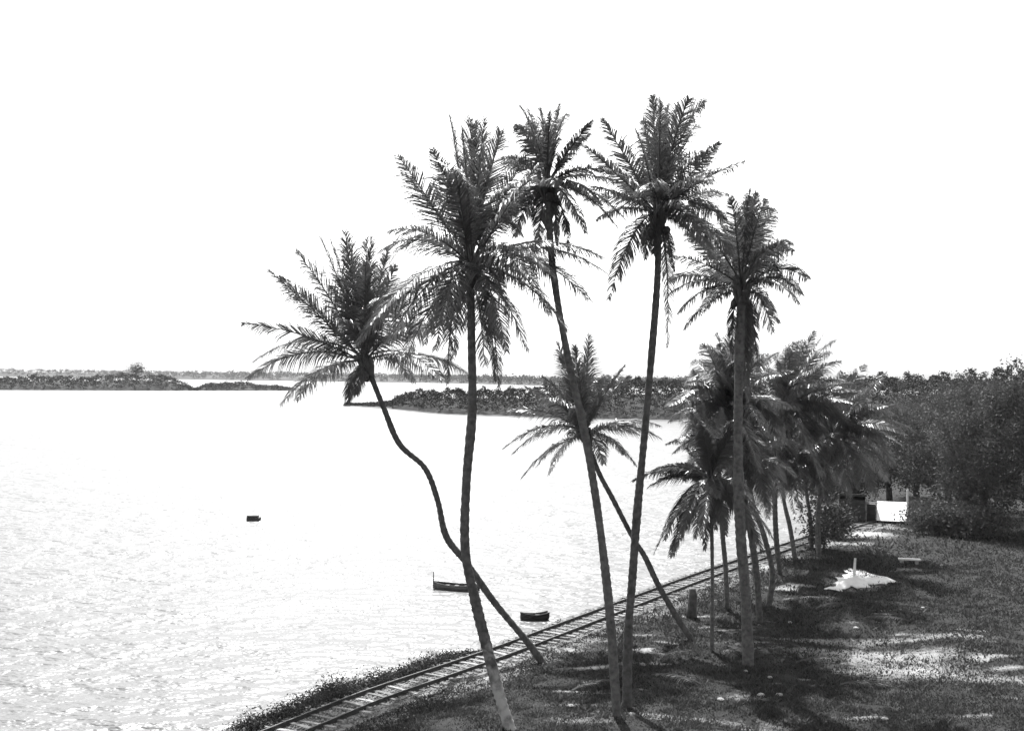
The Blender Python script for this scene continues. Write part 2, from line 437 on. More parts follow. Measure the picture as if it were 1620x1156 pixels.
# far shore, islets, headland
far_wood("far_woodland", [(-400, 590), (144, 597), (420, 602), (700, 606), (900, 611), (1100, 613), (2000, 622)],
         [(-400, 578), (144, 585.5), (420, 588.5), (700, 593), (900, 597), (1100, 599.5), (1400, 602), (2000, 606)],
         -300, 1950, 500, 60000, 4.2, "pale hazy line of trees along the far shore of the lagoon", "woodland", seed=3, ragged=0.08)
far_wood("islet_thicket", [(-60, 616.5), (300, 618), (470, 618)],
         [(-60, 612), (-20, 600), (60, 594), (144, 597), (165, 593), (200, 592), (270, 594), (285, 603), (300, 611), (312, 614), (325, 606), (345, 607), (362, 604), (380, 604), (410, 608), (440, 610), (470, 614)],
         -50, 468, 60, 30000, .8, "low dark scrub covering the small islet at left of the lagoon", "scrub", seed=4)
far_wood("headland_thicket", [(540, 642), (600, 645), (700, 655), (800, 658), (900, 662), (1070, 665), (1200, 668), (1400, 676), (1500, 680), (1800, 700)],
         [(540, 641), (580, 637), (620, 634), (630, 624), (655, 618), (700, 617), (800, 616), (850, 615), (868, 607), (900, 604), (960, 606), (1000, 603), (1080, 602), (1200, 598), (1500, 596), (1800, 570)],
         546, 1640, 55, 130000, .38, "dark mangrove thicket on the headland jutting into the lagoon", "thicket", seed=5)
# pale mud bank in front of the headland
def mud_bank(bot, top, name):
    V = []; Fc = []
    K = 40
    for i in range(K + 1):
        px = bot[0][0] + (bot[-1][0] - bot[0][0]) * i / K
        w = 0.25 * math.sin(i * 1.7) + 0.2 * math.sin(i * 0.6)
        a = on_z(px, float(profile(bot, px)) + w, WATER_Z - 0.02); b = on_z(px, float(profile(top, px)), WATER_Z + 0.3)
        V += [a, a.lerp(b, .12) + Vector((0, 0, .15)), b + Vector((0, 0, 0)), b + (b - a) * .6 + Vector((0, 0, -.8))]
    for i in range(K):
        for j in range(3): Fc.append((i * 4 + j, i * 4 + 4 + j, i * 4 + 5 + j, i * 4 + 1 + j))
    obj(name, mesh_from(name, V, Fc, M_BANK, True))["kind"] = "structure"
mud_bank([(543, 642), (620, 648), (700, 656), (800, 659.5), (900, 663)], [(543, 641), (620, 643), (700, 646), (800, 648), (900, 652)], "mud_bank")
mud_bank([(900, 663), (1070, 666.5), (1200, 670)], [(900, 652), (1070, 657), (1200, 660)], "mud_bank")

# ------------------------------------------------------------------ broadleaf trees and bushes
def broad_tree(base, top_h, rx, rz, label, cat="tree", n_cl=60, per=150, leaf=0.16, seed=1, trunk_r=0.22, crown_z=None, group=None, name="broadleaf_tree", mat=M_LEAF, ry=None):
    rg = np.random.default_rng(seed)
    root = empty(name, base)
    cz = crown_z if crown_z is not None else top_h - rz
    P, CC = clump_points(n_cl, per, (0, 0, cz), (rx, ry or rx * .85, rz), rg, leaf * 2.7)
    P = P[P[:, 2] > 0.05]
    obj("crown", leaf_mesh("crown", P, leaf, rg, mat, 0.2, 0.6), root)
    V = []; Fc = []
    tp = Vector((rg.normal() * .2, rg.normal() * .2, max(cz, 0.4)))
    tube(catmull([Vector((0, 0, -.15)), Vector((rg.normal() * .1, rg.normal() * .1, tp.z * .5)), tp], 6),
         [trunk_r * (1.25 - .11 * i) for i in range(6)], 7, V, Fc)
    order = rg.permutation(len(CC))[:min(12, len(CC))]
    for k in order:
        e = Vector(CC[k]); s = Vector((0, 0, tp.z * rg.uniform(.45, .95)))
        mdl = s.lerp(e, .5) + Vector((0, 0, -.08 * (e - s).length))
        tube(catmull([s, mdl, e], 5), [trunk_r * f for f in (.5, .38, .27, .17, .07)], 5, V, Fc, False)
    obj("trunk", mesh_from("trunk", V, Fc, M_BARK, True), root)
    tag(root, label, cat, group)
    return root

def tree_px(px, ybase, ytop, wpx, label, seed, Y=None, **kw):
    b = gpt(px, ybase) if Y is None else Vector(at(px, ybase, Y))
    t = at(px, ytop, b.y); h = t.z - b.z
    rx = wpx / 2 / F_PX * b.y
    rz = kw.pop("rz", None) or h * .45
    return broad_tree(b, h, rx, rz, label, seed=seed, **kw)

# lone tree on the islet
b = on_z(212, 613, WATER_Z + 1.0); b = Vector((b.x, b.y + 5, WATER_Z + 1.0))
t = at(212, 578.5, b.y)
broad_tree(b, t.z - b.z, 4.3, 2.2, "lone flat-topped tree rising above the islet scrub", seed=21, n_cl=34, per=40, leaf=0.8, trunk_r=0.35, mat=M_FAR)

TREES = [  # px, base y, top y, width px, label
    (1352, 806, 690, 110, "dense dark tree between the palms and the white-roofed shed", 31, dict(n_cl=70)),
    (1408, 794, 645, 130, "dark tree whose crown hangs over the shed's roof", 32, dict(n_cl=90)),
    (1500, 815, 622, 150, "broad dark tree just right of the white-roofed shed", 33, dict(n_cl=120)),
    (1560, 835, 590, 170, "tall dark tree at the right edge, behind the rough grass", 34, dict(n_cl=150)),
    (1630, 850, 586, 190, "tallest broadleaf tree, cut off by the right edge", 35, dict(n_cl=150)),
    (1300, 800, 735, 70, "low dark tree on the shore behind the leaning palm stems", 36, dict(n_cl=46)),
    (1450, 785, 612, 140, "hazy tree standing behind the shed and its neighbours", 37, dict(n_cl=90)),
    (1530, 800, 598, 150, "rear tree filling the gap between the two right-hand trees", 38, dict(n_cl=110)),
]
for px, yb, yt, w, lab, sd, kw in TREES: tree_px(px, yb, yt, w, lab, sd, **kw)

# bushes
BUSH = [
    (1303, 868, 792, 62, "leggy bush with bare stems under the bushy palms", 41, dict(leaf=.16, n_cl=34, per=60)),
    (1322, 850, 806, 44, "dark bush at the edge of the pale ground patch", 42, dict(leaf=.18, n_cl=30, per=70)),
    (1478, 846, 802, 70, "large dark bush right of the shed", 43, dict(leaf=.18, n_cl=50, per=70)),
    (1545, 850, 808, 80, "spreading bush in front of the right-hand trees", 44, dict(leaf=.17, n_cl=60, per=70)),
    (1455, 838, 812, 40, "small bush at the foot of the tall white post", 47, dict(leaf=.15, n_cl=20, per=60)),
]
for px, yb, yt, w, lab, sd, kw in BUSH: tree_px(px, yb, yt, w, lab, sd, cat="bush", name="bush", trunk_r=0.06, **kw)
b = on_z(983, 640, WATER_Z + .5)
t = at(983, 598, b.y)
broad_tree(b, t.z - b.z, 2.6, 2.6, "pale rounded bush in front of the headland thicket", cat="bush", name="bush", seed=51, n_cl=40, per=40, leaf=.5,
           mat=leaf_mat("pale_leaf", .12, .25, .25, .6, .3, .4), trunk_r=.15)

# scrub along the bank left of the track (stuff: no one could count the plants)
def bank_scrub():
    rg = np.random.default_rng(61)
    pts = []
    line = catmull([Vector((v.x, v.y, 0)) for v in E[1:14]], 400)
    L = np.array([(p.x, p.y) for p in line])
    hts = []
    for k in range(2600):
        i = rg.integers(0, 399); p = L[i]; t = L[i + 1] - L[i]; t = t / (np.linalg.norm(t) + 1e-9)
        nrm = np.array([t[1], -t[0]])           # inland
        frac = i / 399
        wid = np.interp(frac, [0, .25, .42, .5, 1], [1.5, 1.6, 0.8, .25, .2])
        s = rg.uniform(-1.0, wid)
        c = p + nrm * s
        if float(track_dist(c[0:1], c[1:2])[0]) < 0.75: continue
        h = np.interp(frac, [0, .25, .42, .5, 1], [.26, .3, .22, .10, .08]) * rg.uniform(.4, 1.1) * (1 + .5 * math.sin(i * .23) * math.sin(i * .071))
        z0 = gz(c[0], c[1])
        pts.append((c[0], c[1], z0 + h * rg.uniform(.2, 1), max(h, .08)))
    A = np.array(pts)
    P = A[:, None, :3] + rg.normal(size=(len(A), 40, 3)) * A[:, None, 3:4] * np.array([.55, .55, .38])
    o = obj("bank_scrub", leaf_mesh("bank_scrub", P.reshape(-1, 3), 0.085, rg, M_SCRUB, .2, .4))
    tag(o, "dark creeping scrub along the bank between railway track and water", "scrub", kind="stuff")
bank_scrub()

# rough grass and weeds over the whole ground (stuff)
def grass():
    rg = np.random.default_rng(71)
    n = 260000
    X = np.empty(n); Y = np.empty(n)
    # denser towards the viewer: uniform in the picture, then cast to the ground
    k = 0
    px = rg.uniform(380, 1640, n); py = 806 + 360 * rg.random(n) ** .8
    dx = np.array(fwd)[None] + np.array(rgt)[None] * ((px - CX) / F_PX)[:, None] - np.array(upv)[None] * ((py - CY) / F_PX)[:, None]
    t = -EYE.z / dx[:, 2]
    P = np.array(EYE)[None] + dx * t[:, None]
    P[:, 0] += rg.normal(0, .3, n); P[:, 1] += rg.normal(0, .8, n)
    s = shore_dist(P[:, 0], P[:, 1]); td = track_dist(P[:, 0], P[:, 1])
    W = np.zeros(n)
    for qx, qy, sx, sy, st in PALE_SPOTS:
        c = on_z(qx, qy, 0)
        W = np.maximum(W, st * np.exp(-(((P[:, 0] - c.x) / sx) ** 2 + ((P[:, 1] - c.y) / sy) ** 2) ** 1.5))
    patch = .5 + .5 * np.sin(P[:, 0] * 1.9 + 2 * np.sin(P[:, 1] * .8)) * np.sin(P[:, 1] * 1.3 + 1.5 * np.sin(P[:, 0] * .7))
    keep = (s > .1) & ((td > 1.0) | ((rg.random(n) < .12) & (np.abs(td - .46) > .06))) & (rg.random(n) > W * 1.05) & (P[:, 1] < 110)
    P = P[keep]; patch = patch[keep]; n = len(P)
    P[:, 2] = ground_z(P[:, 0], P[:, 1])
    h = (0.03 + 0.13 * rg.random(n) ** 2) * (.35 + patch) * np.clip(P[:, 1] / 40, .8, 1.5)
    w = 0.022 * np.clip(P[:, 1] / 32, .9, 2) * rg.uniform(.6, 1.6, n)
    a = rg.uniform(0, 6.283, n); lean = rg.normal(0, .8, (n, 2)) * h[:, None]
    d = np.stack([np.cos(a), np.sin(a), np.zeros(n)], 1) * w[:, None]
    tip = P + np.stack([lean[:, 0], lean[:, 1], h], 1)
    base = P - np.array([0, 0, .02])
    V = np.stack([base - d, base + d, tip], 1).reshape(-1, 3)
    o = obj("rough_grass", fast_mesh("rough_grass", V, np.arange(3 * n), np.full(n, 3), M_GRASS))
    tag(o, "rough dark grass and weeds over the ground under the palms", "grass", kind="stuff")
grass()

# ------------------------------------------------------------------ railway track
def make_track():
    # even re-sampling by arc length
    d = np.concatenate(([0], np.cumsum(np.linalg.norm(np.diff(TA, axis=0), axis=1))))
    total = d[-1]
    def pos(s):
        p = Vector((np.interp(s, d, TA[:, 0]), np.interp(s, d, TA[:, 1]), 0))
        q = Vector((np.interp(min(s + .3, total), d, TA[:, 0]), np.interp(min(s + .3, total), d, TA[:, 1]), 0))
        r = Vector((np.interp(max(s - .3, 0), d, TA[:, 0]), np.interp(max(s - .3, 0), d, TA[:, 1]), 0))
        return p, (q - r).normalized()
    # bed
    V = []; Fc = []; n = int(total / .4)
    prof = [(-1.25, -.06), (-.95, .02), (-.5, .035), (0, .03), (.5, .035), (.95, .02), (1.3, -.06)]
    for i in range(n + 1):
        p, t = pos(total * i / n); nn = Vector((t.y, -t.x, 0))
        for o_, z in prof:
            V.append(p + nn * (o_ + random.gauss(0, .05)) + Vector((0, 0, z + random.gauss(0, .010))))
    m = len(prof)
    for i in range(n):
        for j in range(m - 1): Fc.append((i * m + j, i * m + j + 1, (i + 1) * m + j + 1, (i + 1) * m + j))
    obj("track_bed", mesh_from("track_bed", V, Fc, M_GRAVEL, True))["kind"] = "structure"
    root = empty("railway_track", pos(total * .3)[0])
    tag(root, "narrow gauge railway track running along the lagoon's bank", "railway track")
    o0 = root.location
    gauge = 0.92
    # rails: bullhead section swept along the line
    sec = [(-.05, 0), (-.05, .012), (-.012, .022), (-.012, .075), (-.03, .085), (-.03, .115), (.03, .115), (.03, .085), (.012, .075), (.012, .022), (.05, .012), (.05, 0)]
    for side in (-1, 1):
        V = []; Fc = []; n = int(total / .5); m = len(sec)
        for i in range(n + 1):
            p, t = pos(total * i / n); nn = Vector((t.y, -t.x, 0))
            for a, z in sec: V.append(p + nn * (side * gauge / 2 + a * .72) + Vector((0, 0, .058 + z)) - o0)
        for i in range(n):
            for j in range(m): Fc.append((i * m + j, i * m + (j + 1) % m, (i + 1) * m + (j + 1) % m, (i + 1) * m + j))
        obj("rail", mesh_from("rail", V, Fc, M_RAIL), root)
    meshes = []
    for k in range(4):
        V = []; Fc = []
        box_geo(0, 0, 0, 1.5 + .1 * k, .13 + .02 * (k % 2), .12, V, Fc, taper=.97)
        V = [v + Vector((0, 0, random.uniform(-.008, .008))) for v in V]
        meshes.append(mesh_from("sleeper", V, Fc, M_SLEEPER))
    s = .2
    while s < total:
        p, t = pos(s)
        o = obj("sleeper", random.choice(meshes), root, p - o0 + Vector((random.gauss(0, .05), 0, .014 + random.gauss(0, .012))))
        o.rotation_euler = (random.gauss(0, .015), random.gauss(0, .015), math.atan2(-t.x, t.y) + random.gauss(0, .06))
        s += .46 + random.gauss(0, .05)
make_track()
def ballast():
    rg = np.random.default_rng(81)
    n = 9000
    i = rg.integers(0, 150, n); f = rg.random(n)
    A = TA[i] + (TA[i + 1] - TA[i]) * f[:, None]
    t = TA[i + 1] - TA[i]; t /= np.linalg.norm(t, axis=1)[:, None]
    off = rg.normal(0, .75, n)
    off = np.where(np.abs(np.abs(off) - .46) < .05, 0.0, off)
    C = np.stack([A[:, 0] + t[:, 1] * off, A[:, 1] - t[:, 0] * off, np.zeros(n)], 1)
    C[:, 2] = np.where(np.abs(off) < .9, .045, ground_z(C[:, 0], C[:, 1]) + .015)
    o8 = np.array([(1, 0, 0), (0, 1, 0), (-1, 0, 0), (0, -1, 0), (0, 0, .8), (0, 0, -.8)], float)
    s_ = rg.uniform(.018, .05, n)
    V = C[:, None, :] + o8[None] * s_[:, None, None] * rg.uniform(.6, 1.4, (n, 6, 1))
    fc = np.array([(0, 1, 4), (1, 2, 4), (2, 3, 4), (3, 0, 4), (1, 0, 5), (2, 1, 5), (3, 2, 5), (0, 3, 5)])
    L_ = (fc[None] + (np.arange(n) * 6)[:, None, None]).reshape(-1)
    o = obj("ballast", fast_mesh("ballast", V.reshape(-1, 3), L_, np.full(8 * n, 3), M_BALLAST))
    tag(o, "loose stones lying between and beside the railway's sleepers", "gravel", kind="stuff")
M_BALLAST = leaf_mat("ballast_stone", .06, .34, 0.0, .95, .1)
ballast()

# ------------------------------------------------------------------ coconut palms
def frond_mesh(p1, ctrl, L, seed, dead=False, wide=1.0, n=108, twist=0.0, droop=.5):
    """one feather leaf: midrib from the origin by ctrl to p1, with its leaflets"""
    rg = random.Random(seed)
    V = []; Fc = []
    seg = 9
    def P(t): return ctrl * (2 * t * (1 - t)) + p1 * (t * t)
    def T(t):
        v = ctrl * (2 - 4 * t) + p1 * (2 * t)
        return v.normalized() if v.length > 1e-6 else Vector((0, 0, 1))
    tube([P(i / seg) for i in range(seg + 1)], [.034 * (1 - .9 * i / seg) + .004 for i in range(seg + 1)], 4, V, Fc, False)
    up = Vector((0, 0, 1)); down = Vector((0, 0, -1))
    gap = [rg.uniform(.2, .95) for _ in range(3)]; gw = [rg.uniform(.01, .035) for _ in range(3)]; gs = [rg.choice((-1, 1)) for _ in range(3)]
    rag = rg.uniform(.8, 1.15); loose = rg.uniform(.08, .26)
    for sgn in (-1, 1):
        for k in range(n):
            t = .13 + .87 * ((k + rg.random() * .5) / n)
            if t > .995: t = .995
            if rg.random() < .06 or any(abs(t - gap[q]) < gw[q] and sgn == gs[q] for q in range(3)): continue
            tg = T(t)
            ref = up if abs(tg.z) < .93 else Vector((0, -1, 0))
            side = tg.cross(ref).normalized()
            nor = side.cross(tg).normalized()
            if twist: side = (side * math.cos(twist) + nor * math.sin(twist)).normalized(); nor = side.cross(tg).normalized()
            prof = (min(1, (t + .02) / .36)) ** .9 * (1 - max(0, (t - .45) / .55) ** 1.7 * .8)
            ln = L * .24 * wide * rag * prof * rg.uniform(.78, 1.1)
            fw = .68 + .8 * t + max(0, tg.z) * .25 + rg.gauss(0, loose)             # sweep towards the tip
            d = (side * sgn * 1.0 + tg * fw + nor * (.25 + rg.gauss(0, .16))).normalized()
            w = (.034 if not dead else .026) * (1 - .35 * t) * wide ** .3
            b = P(t)
            flat = 1 - min(1, abs(tg.z)) * .6
            g = droop * (1.1 + rg.random() * .7) * flat + .08
            m = b + (d + down * g * .35).normalized() * ln * .5
            e = m + (d + down * g * 1.5).normalized() * ln * .5
            wv = d.cross(nor)
            if wv.length < 1e-4: wv = tg
            wv = (wv.normalized() + nor * rg.gauss(0, .35)).normalized() * w
            i0 = len(V)
            V += [b - wv * .5, b + wv * .5, m + wv * .55, m - wv * .55, e]
            Fc.append((i0, i0 + 1, i0 + 2, i0 + 3)); Fc.append((i0 + 3, i0 + 2, i0 + 4))
    return mesh_from("frond", V, Fc, M_DEADF if dead else M_FROND)

_nut = None
def nut_mesh():
    global _nut
    if _nut is None:
        V = []; Fc = []
        tube([Vector((0, 0, -.14 + .28 * i / 6)) for i in range(7)], [.02, .085, .115, .125, .11, .075, .02], 8, V, Fc)
        _nut = mesh_from("coconut", V, Fc, M_NUT, True)
    return _nut

def palm(trunk_px, dY, r_base, r_top, crown_px, L, fronds, label, seed, dead=(), extra=6, nuts=4, base_off=True, wide=1.0, group="coconut palms on the bank", dup=.06, dead_w=.7):
    """trunk_px: sight lines from foot to crown; dY: crown nearer or farther than the foot"""
    rg = random.Random(seed)
    foot = gpt(*trunk_px[0])
    n = len(trunk_px)
    tot = trunk_px[0][1] - crown_px[1]
    pts = []
    for i, (x, y) in enumerate(trunk_px + [crown_px]):
        f = (trunk_px[0][1] - y) / tot
        q = at(x, y, foot.y + dY * f)
        pts.append(q)
    pts[0] = foot.copy()
    root = empty("coconut_palm", foot)
    tag(root, label, "palm tree", group)
    length = sum((pts[i + 1] - pts[i]).length for i in range(len(pts) - 1))
    pts = [Vector((foot.x, foot.y, foot.z - .25)) + (foot - pts[1]).normalized() * .05] + pts
    ns = int(length / .10)
    C = catmull(pts, ns)
    rad = []
    for i in range(ns):
        f = i / (ns - 1)
        r = r_base + (r_top - r_base) * min(1, f * 1.15) ** .7
        r *= 1 + .9 * math.exp(-f * length / .4) + .06 * math.sin(f * length * 1.3 + seed) + .04 * math.sin(f * length * 3.1 + seed * 2)
        r *= 1 + (.065 if i % 2 else -.04) + rg.gauss(0, .025)
        rad.append(r)
    V = []; Fc = []
    tube([c - foot for c in C], rad, 10, V, Fc)
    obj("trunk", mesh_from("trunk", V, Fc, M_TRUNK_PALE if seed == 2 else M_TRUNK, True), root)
    cen = C[-1]; tdir = (C[-1] - C[-5]).normalized()
    # leaf sheaths at the head of the stem
    V = []; Fc = []
    for k in range(11):
        a = k * 2.4; o = Vector((math.cos(a), math.sin(a), 0))
        p0 = -tdir * .55 + o * r_top * .7
        tube([p0, p0 + tdir * .35 + o * .10, p0 + tdir * .75 + o * .22], [.06, .10, .03], 5, V, Fc, False)
    obj("leaf_sheath", mesh_from("leaf_sheath", V, Fc, M_SHEATH, True), root, cen - foot)
    cpx = crown_px
    k = 0
    def add(tip_vec, ctrl, dd=False, dr=.5, wd=1.0):
        nonlocal k
        k += 1
        Lr = (tip_vec - ctrl).length + ctrl.length
        el = tip_vec.z / max(tip_vec.length, 1e-3)
        tw = rg.choice((-1, 1)) * rg.uniform(.45, 1.1) if (el > .12 and not dd) else rg.gauss(0, .35)
        me = frond_mesh(tip_vec, ctrl, max(L * .85, min(Lr, L * 1.15)), seed * 100 + k, dd, wide * wd, twist=tw, droop=dr)
        a = rg.uniform(0, 6.28)
        obj("frond", me, root, cen - foot + Vector((math.cos(a), math.sin(a), 0)) * .06 + tdir * rg.uniform(-.15, .12))
    for i, fr in enumerate(fronds):
        tx, ty = fr[0], fr[1]
        arch = fr[2] if len(fr) > 2 else None
        flat = at(tx, ty, cen.y) - cen
        lp = flat.length
        want = L * rg.uniform(.92, 1.08)
        dy = math.sqrt(max(want * want - lp * lp, (.12 * L) ** 2))
        dy = min(dy, .75 * L)
        sg = fr[3] if len(fr) > 3 else (1 if (i * 7 + seed) % 3 else -1) * 1.0
        Yt = cen.y + dy * sg
        tip = (at(tx, ty, Yt) - cen)
        if arch is None:
            el = tip.z / max(tip.length, 1e-3)
            arch = .10 if el > .75 else (.20 if el > .2 else .30 if el > -.35 else .42)
        ctrl = tip * .5 + Vector((0, 0, 1)) * arch * tip.length
        if tip.z < -.3 * tip.length: ctrl = Vector((tip.x * .56, tip.y * .56, tip.z * .36 + arch * .42 * tip.length))
        add(tip, ctrl, False, .55)
    for i, fr in enumerate(fronds):       # a second, hidden or overlapping leaf beside many of them
        if rg.random() > dup: continue
        tx, ty = cpx[0] + (fr[0] - cpx[0]) * rg.uniform(.7, .95) + rg.gauss(0, 14), cpx[1] + (fr[1] - cpx[1]) * rg.uniform(.7, .95) + rg.gauss(0, 12)
        lp = (at(tx, ty, cen.y) - cen).length
        dy = min(math.sqrt(max((L * .95) ** 2 - lp * lp, (.2 * L) ** 2)), .8 * L) * rg.choice((-1, 1))
        tip = at(tx, ty, cen.y + dy) - cen
        el = tip.z / max(tip.length, 1e-3)
        arch = .10 if el > .75 else (.20 if el > .2 else .30 if el > -.35 else .36)
        ctrl = tip * .5 + Vector((0, 0, 1)) * arch * tip.length
        add(tip, ctrl, False, .55)
    for tx, ty in dead:
        tip = at(tx, ty, cen.y + rg.uniform(-.4, .3)) - cen
        ctrl = Vector((tip.x * .9 + rg.gauss(0, .08), tip.y * .9, tip.z * .3))
        add(tip, ctrl, True, .9, dead_w)
    for j in range(extra):       # leaves pointing towards or away from the viewer
        a = rg.choice((R(90), R(-90))) + rg.gauss(0, .45); el = rg.uniform(-.2, 1.0)
        ln = L * rg.uniform(.65, .88)
        tip = Vector((math.cos(a) * math.cos(el), math.sin(a) * math.cos(el), math.sin(el))) * ln
        ctrl = tip * .5 + Vector((0, 0, 1)) * ln * .22
        add(tip, ctrl, False, .6)
    # the unopened spear leaf
    for j in range(nuts):
        a = rg.uniform(0, 6.28)
        o = obj("coconut", nut_mesh(), root, cen - foot + Vector((math.cos(a) * .27, math.sin(a) * .27, -.42 - .2 * rg.random())) )
        o.rotation_euler = (rg.uniform(-.5, .5), rg.uniform(-.5, .5), 0)
    return root

# 1 leaning palm with the crooked stem, out over the water
palm([(858, 1048), (832, 1012), (782, 952), (738, 890), (706, 848), (692, 790), (672, 740), (632, 702), (607, 645)], 1.5, .135, .092, (577, 570), 4.3,
     [(500, 368), (520, 375), (546, 363), (552, 385), (578, 375), (592, 380), (612, 388), (622, 420), (425, 425, .05), (445, 440, .06), (470, 400), (384, 508, .12), (388, 592, .3), (400, 575, .28), (445, 640, .35), (470, 632, .35),
      (738, 592, .22), (700, 605, .25), (668, 520, .2), (690, 520, .2), (640, 470), (655, 600, .3), (530, 470), (600, 470)],
     "leftmost coconut palm, its crooked stem leaning far over the water", 1, dead=[(563, 628), (548, 640)], extra=3)
# 2 the tall foreground palm
palm([(806, 1152), (790, 1098), (772, 1030), (752, 950), (736, 868), (738, 760), (747, 650), (746, 540)], 1.0, .18, .112, (744, 418), 4.2,
     [(712, 190), (728, 205), (742, 183), (756, 195), (770, 180), (792, 200), (800, 212), (720, 260), (632, 246, .04), (640, 275, .06), (612, 360, .22), (605, 394, .24), (565, 538, .30), (588, 520, .3), (618, 548, .32), (640, 560, .34), (690, 560, .4), (670, 540, .38),
      (832, 242, .06), (848, 255, .08), (826, 372, .42), (812, 345, .35), (950, 408, .26), (957, 432, .28), (928, 476, .3), (900, 520, .34), (870, 500, .34), (836, 550, .4), (805, 558, .42), (770, 570, .44), (720, 570, .44), (880, 445, .3)],
     "tallest foreground palm, its pale-footed stem crossing in front of the track", 2, dead=[(706, 600), (789, 624), (786, 600)], extra=4, nuts=7)
# 3 palm right behind it
palm([(976, 1132), (966, 985), (955, 880), (943, 790), (926, 690), (906, 600), (886, 500), (872, 400)], 1.2, .145, .098, (867, 290), 2.9,
     [(822, 170), (838, 178), (852, 175), (872, 180), (888, 164), (896, 180), (935, 196, .08), (930, 215, .1), (795, 250, .1), (790, 300, .2), (798, 345, .3), (815, 380, .35), (985, 282, .2), (1005, 300, .22), (992, 345, .26), (975, 360, .3), (930, 372, .36), (850, 400, .4), (955, 330, .3)],
     "slender palm whose crown rises just right of the tallest foreground palm", 3, dead=[(884, 390), (902, 395), (868, 400)], extra=3)
# 4 small low-crowned palm
palm([(1094, 1012), (1070, 974), (1042, 926), (1020, 880), (1000, 848), (970, 790), (945, 742)], 0.8, .125, .09, (924, 684), 3.3,
     [(880, 540), (890, 560), (908, 545), (933, 534), (925, 570), (990, 575, .1), (1000, 600, .12), (965, 590), (858, 590), (830, 610, .15), (800, 650, .22), (798, 712, .26), (826, 752, .3), (846, 735, .3), (868, 750, .34), (1045, 690, .22), (1040, 668, .2), (1005, 740, .3), (985, 720, .3), (958, 735, .35), (900, 640), (950, 640)],
     "low palm on a slanting stem, its crown in front of the headland", 4, extra=3, nuts=0)
# 5 tall straight palm in the middle
palm([(992, 1118), (994, 1000), (1000, 920), (1008, 810), (1018, 705), (1030, 570), (1040, 440)], 1.0, .15, .098, (1041, 338), 3.6,
     [(1034, 155), (1046, 165), (1058, 160), (1074, 158), (1092, 160, .2), (1114, 168, .3), (1020, 190), (1008, 205), (1100, 200), (955, 192, .02), (928, 232, .03), (1136, 224, .06), (1120, 250), (1180, 256, .1), (1150, 300, .18), (922, 318, .14), (935, 290, .1), (940, 345, .2), (985, 300),
      (966, 480, .34), (1130, 325, .2), (1150, 350, .24), (1165, 400, .3), (1000, 270), (1082, 240)],
     "tall straight palm with the highest crown, standing mid-ground", 5, dead=[(1025, 415), (1066, 425), (1056, 548), (1032, 400)], extra=4)
# 6 palm with a skirt of dead leaves
palm([(1184, 1054), (1180, 950), (1172, 850), (1168, 750), (1168, 650), (1170, 550)], 0.8, .20, .15, (1174, 455), 4.0,
     [(1158, 312), (1182, 305), (1198, 298, .15), (1212, 312, .2), (1226, 332), (1136, 340), (1100, 342, .02), (1074, 352, .02), (1085, 372, .04), (1245, 382, .14), (1256, 402, .2), (1275, 440, .24), (1262, 482, .3), (1266, 462, .28), (1222, 530, .4), (1235, 505, .38), (1060, 465, .24), (1056, 438, .18), (1064, 405, .1), (1074, 492, .3), (1082, 518, .34), (1110, 500, .34), (1200, 360), (1150, 380), (1215, 400), (1190, 330)],
     "palm with a thick skirt of dead leaves hanging down its stem", 6, dead=[(1160, 560), (1170, 600), (1180, 610), (1190, 590), (1200, 570), (1165, 620), (1185, 640), (1175, 570)], extra=4, nuts=6, dead_w=.75)
# 7 thin-stemmed low palm
palm([(1126, 1030), (1127, 930), (1126, 840)], 0.5, .075, .062, (1124, 760), 2.9,
     [(1002, 762, .24), (1032, 748, .2), (1036, 868, .34), (1050, 850, .34), (1066, 872, .36), (1112, 872, .4), (1100, 850, .4), (1150, 850, .4), (1196, 805, .3), (1222, 850, .34), (1205, 868, .36), (1090, 650), (1110, 640), (1140, 650), (1165, 665), (1070, 690, .12), (1180, 700)],
     "short palm on a very thin upright stem, leaves drooping to the track", 7, extra=6, nuts=2, dup=1.0)
# 8..11 bushy palms on the right
palm([(1202, 985), (1196, 900), (1180, 800), (1165, 720)], 0.5, .15, .11, (1152, 650), 4.5,
     [(1096, 566), (1112, 546), (1138, 530), (1150, 528), (1168, 540), (1190, 545), (1075, 600, .12), (1060, 640, .2), (1062, 665, .22), (1084, 705, .3), (1096, 738, .34), (1130, 745, .4), (1215, 560), (1235, 590), (1250, 640, .2), (1240, 700, .3), (1200, 740, .36), (1170, 760, .4), (1120, 600), (1180, 600)],
     "dense dark palm crown left of the skirted palm's stem, above the drooping leaves", 8, extra=12, dup=1.0)
palm([(1234, 908), (1228, 850), (1226, 780), (1232, 710)], 0.5, .14, .11, (1240, 645), 5.0,
     [(1258, 545), (1272, 535), (1291, 520), (1302, 526), (1322, 536), (1312, 560), (1332, 572), (1346, 602, .1), (1226, 560), (1205, 585), (1188, 630, .2), (1180, 690, .3), (1350, 640, .18), (1360, 690, .26), (1330, 730, .32), (1300, 765, .36), (1200, 760, .38), (1245, 775, .42), (1270, 600), (1290, 590)],
     "bushy palm with upright spiky leaves right of the skirted palm", 9, extra=12, dup=1.0)
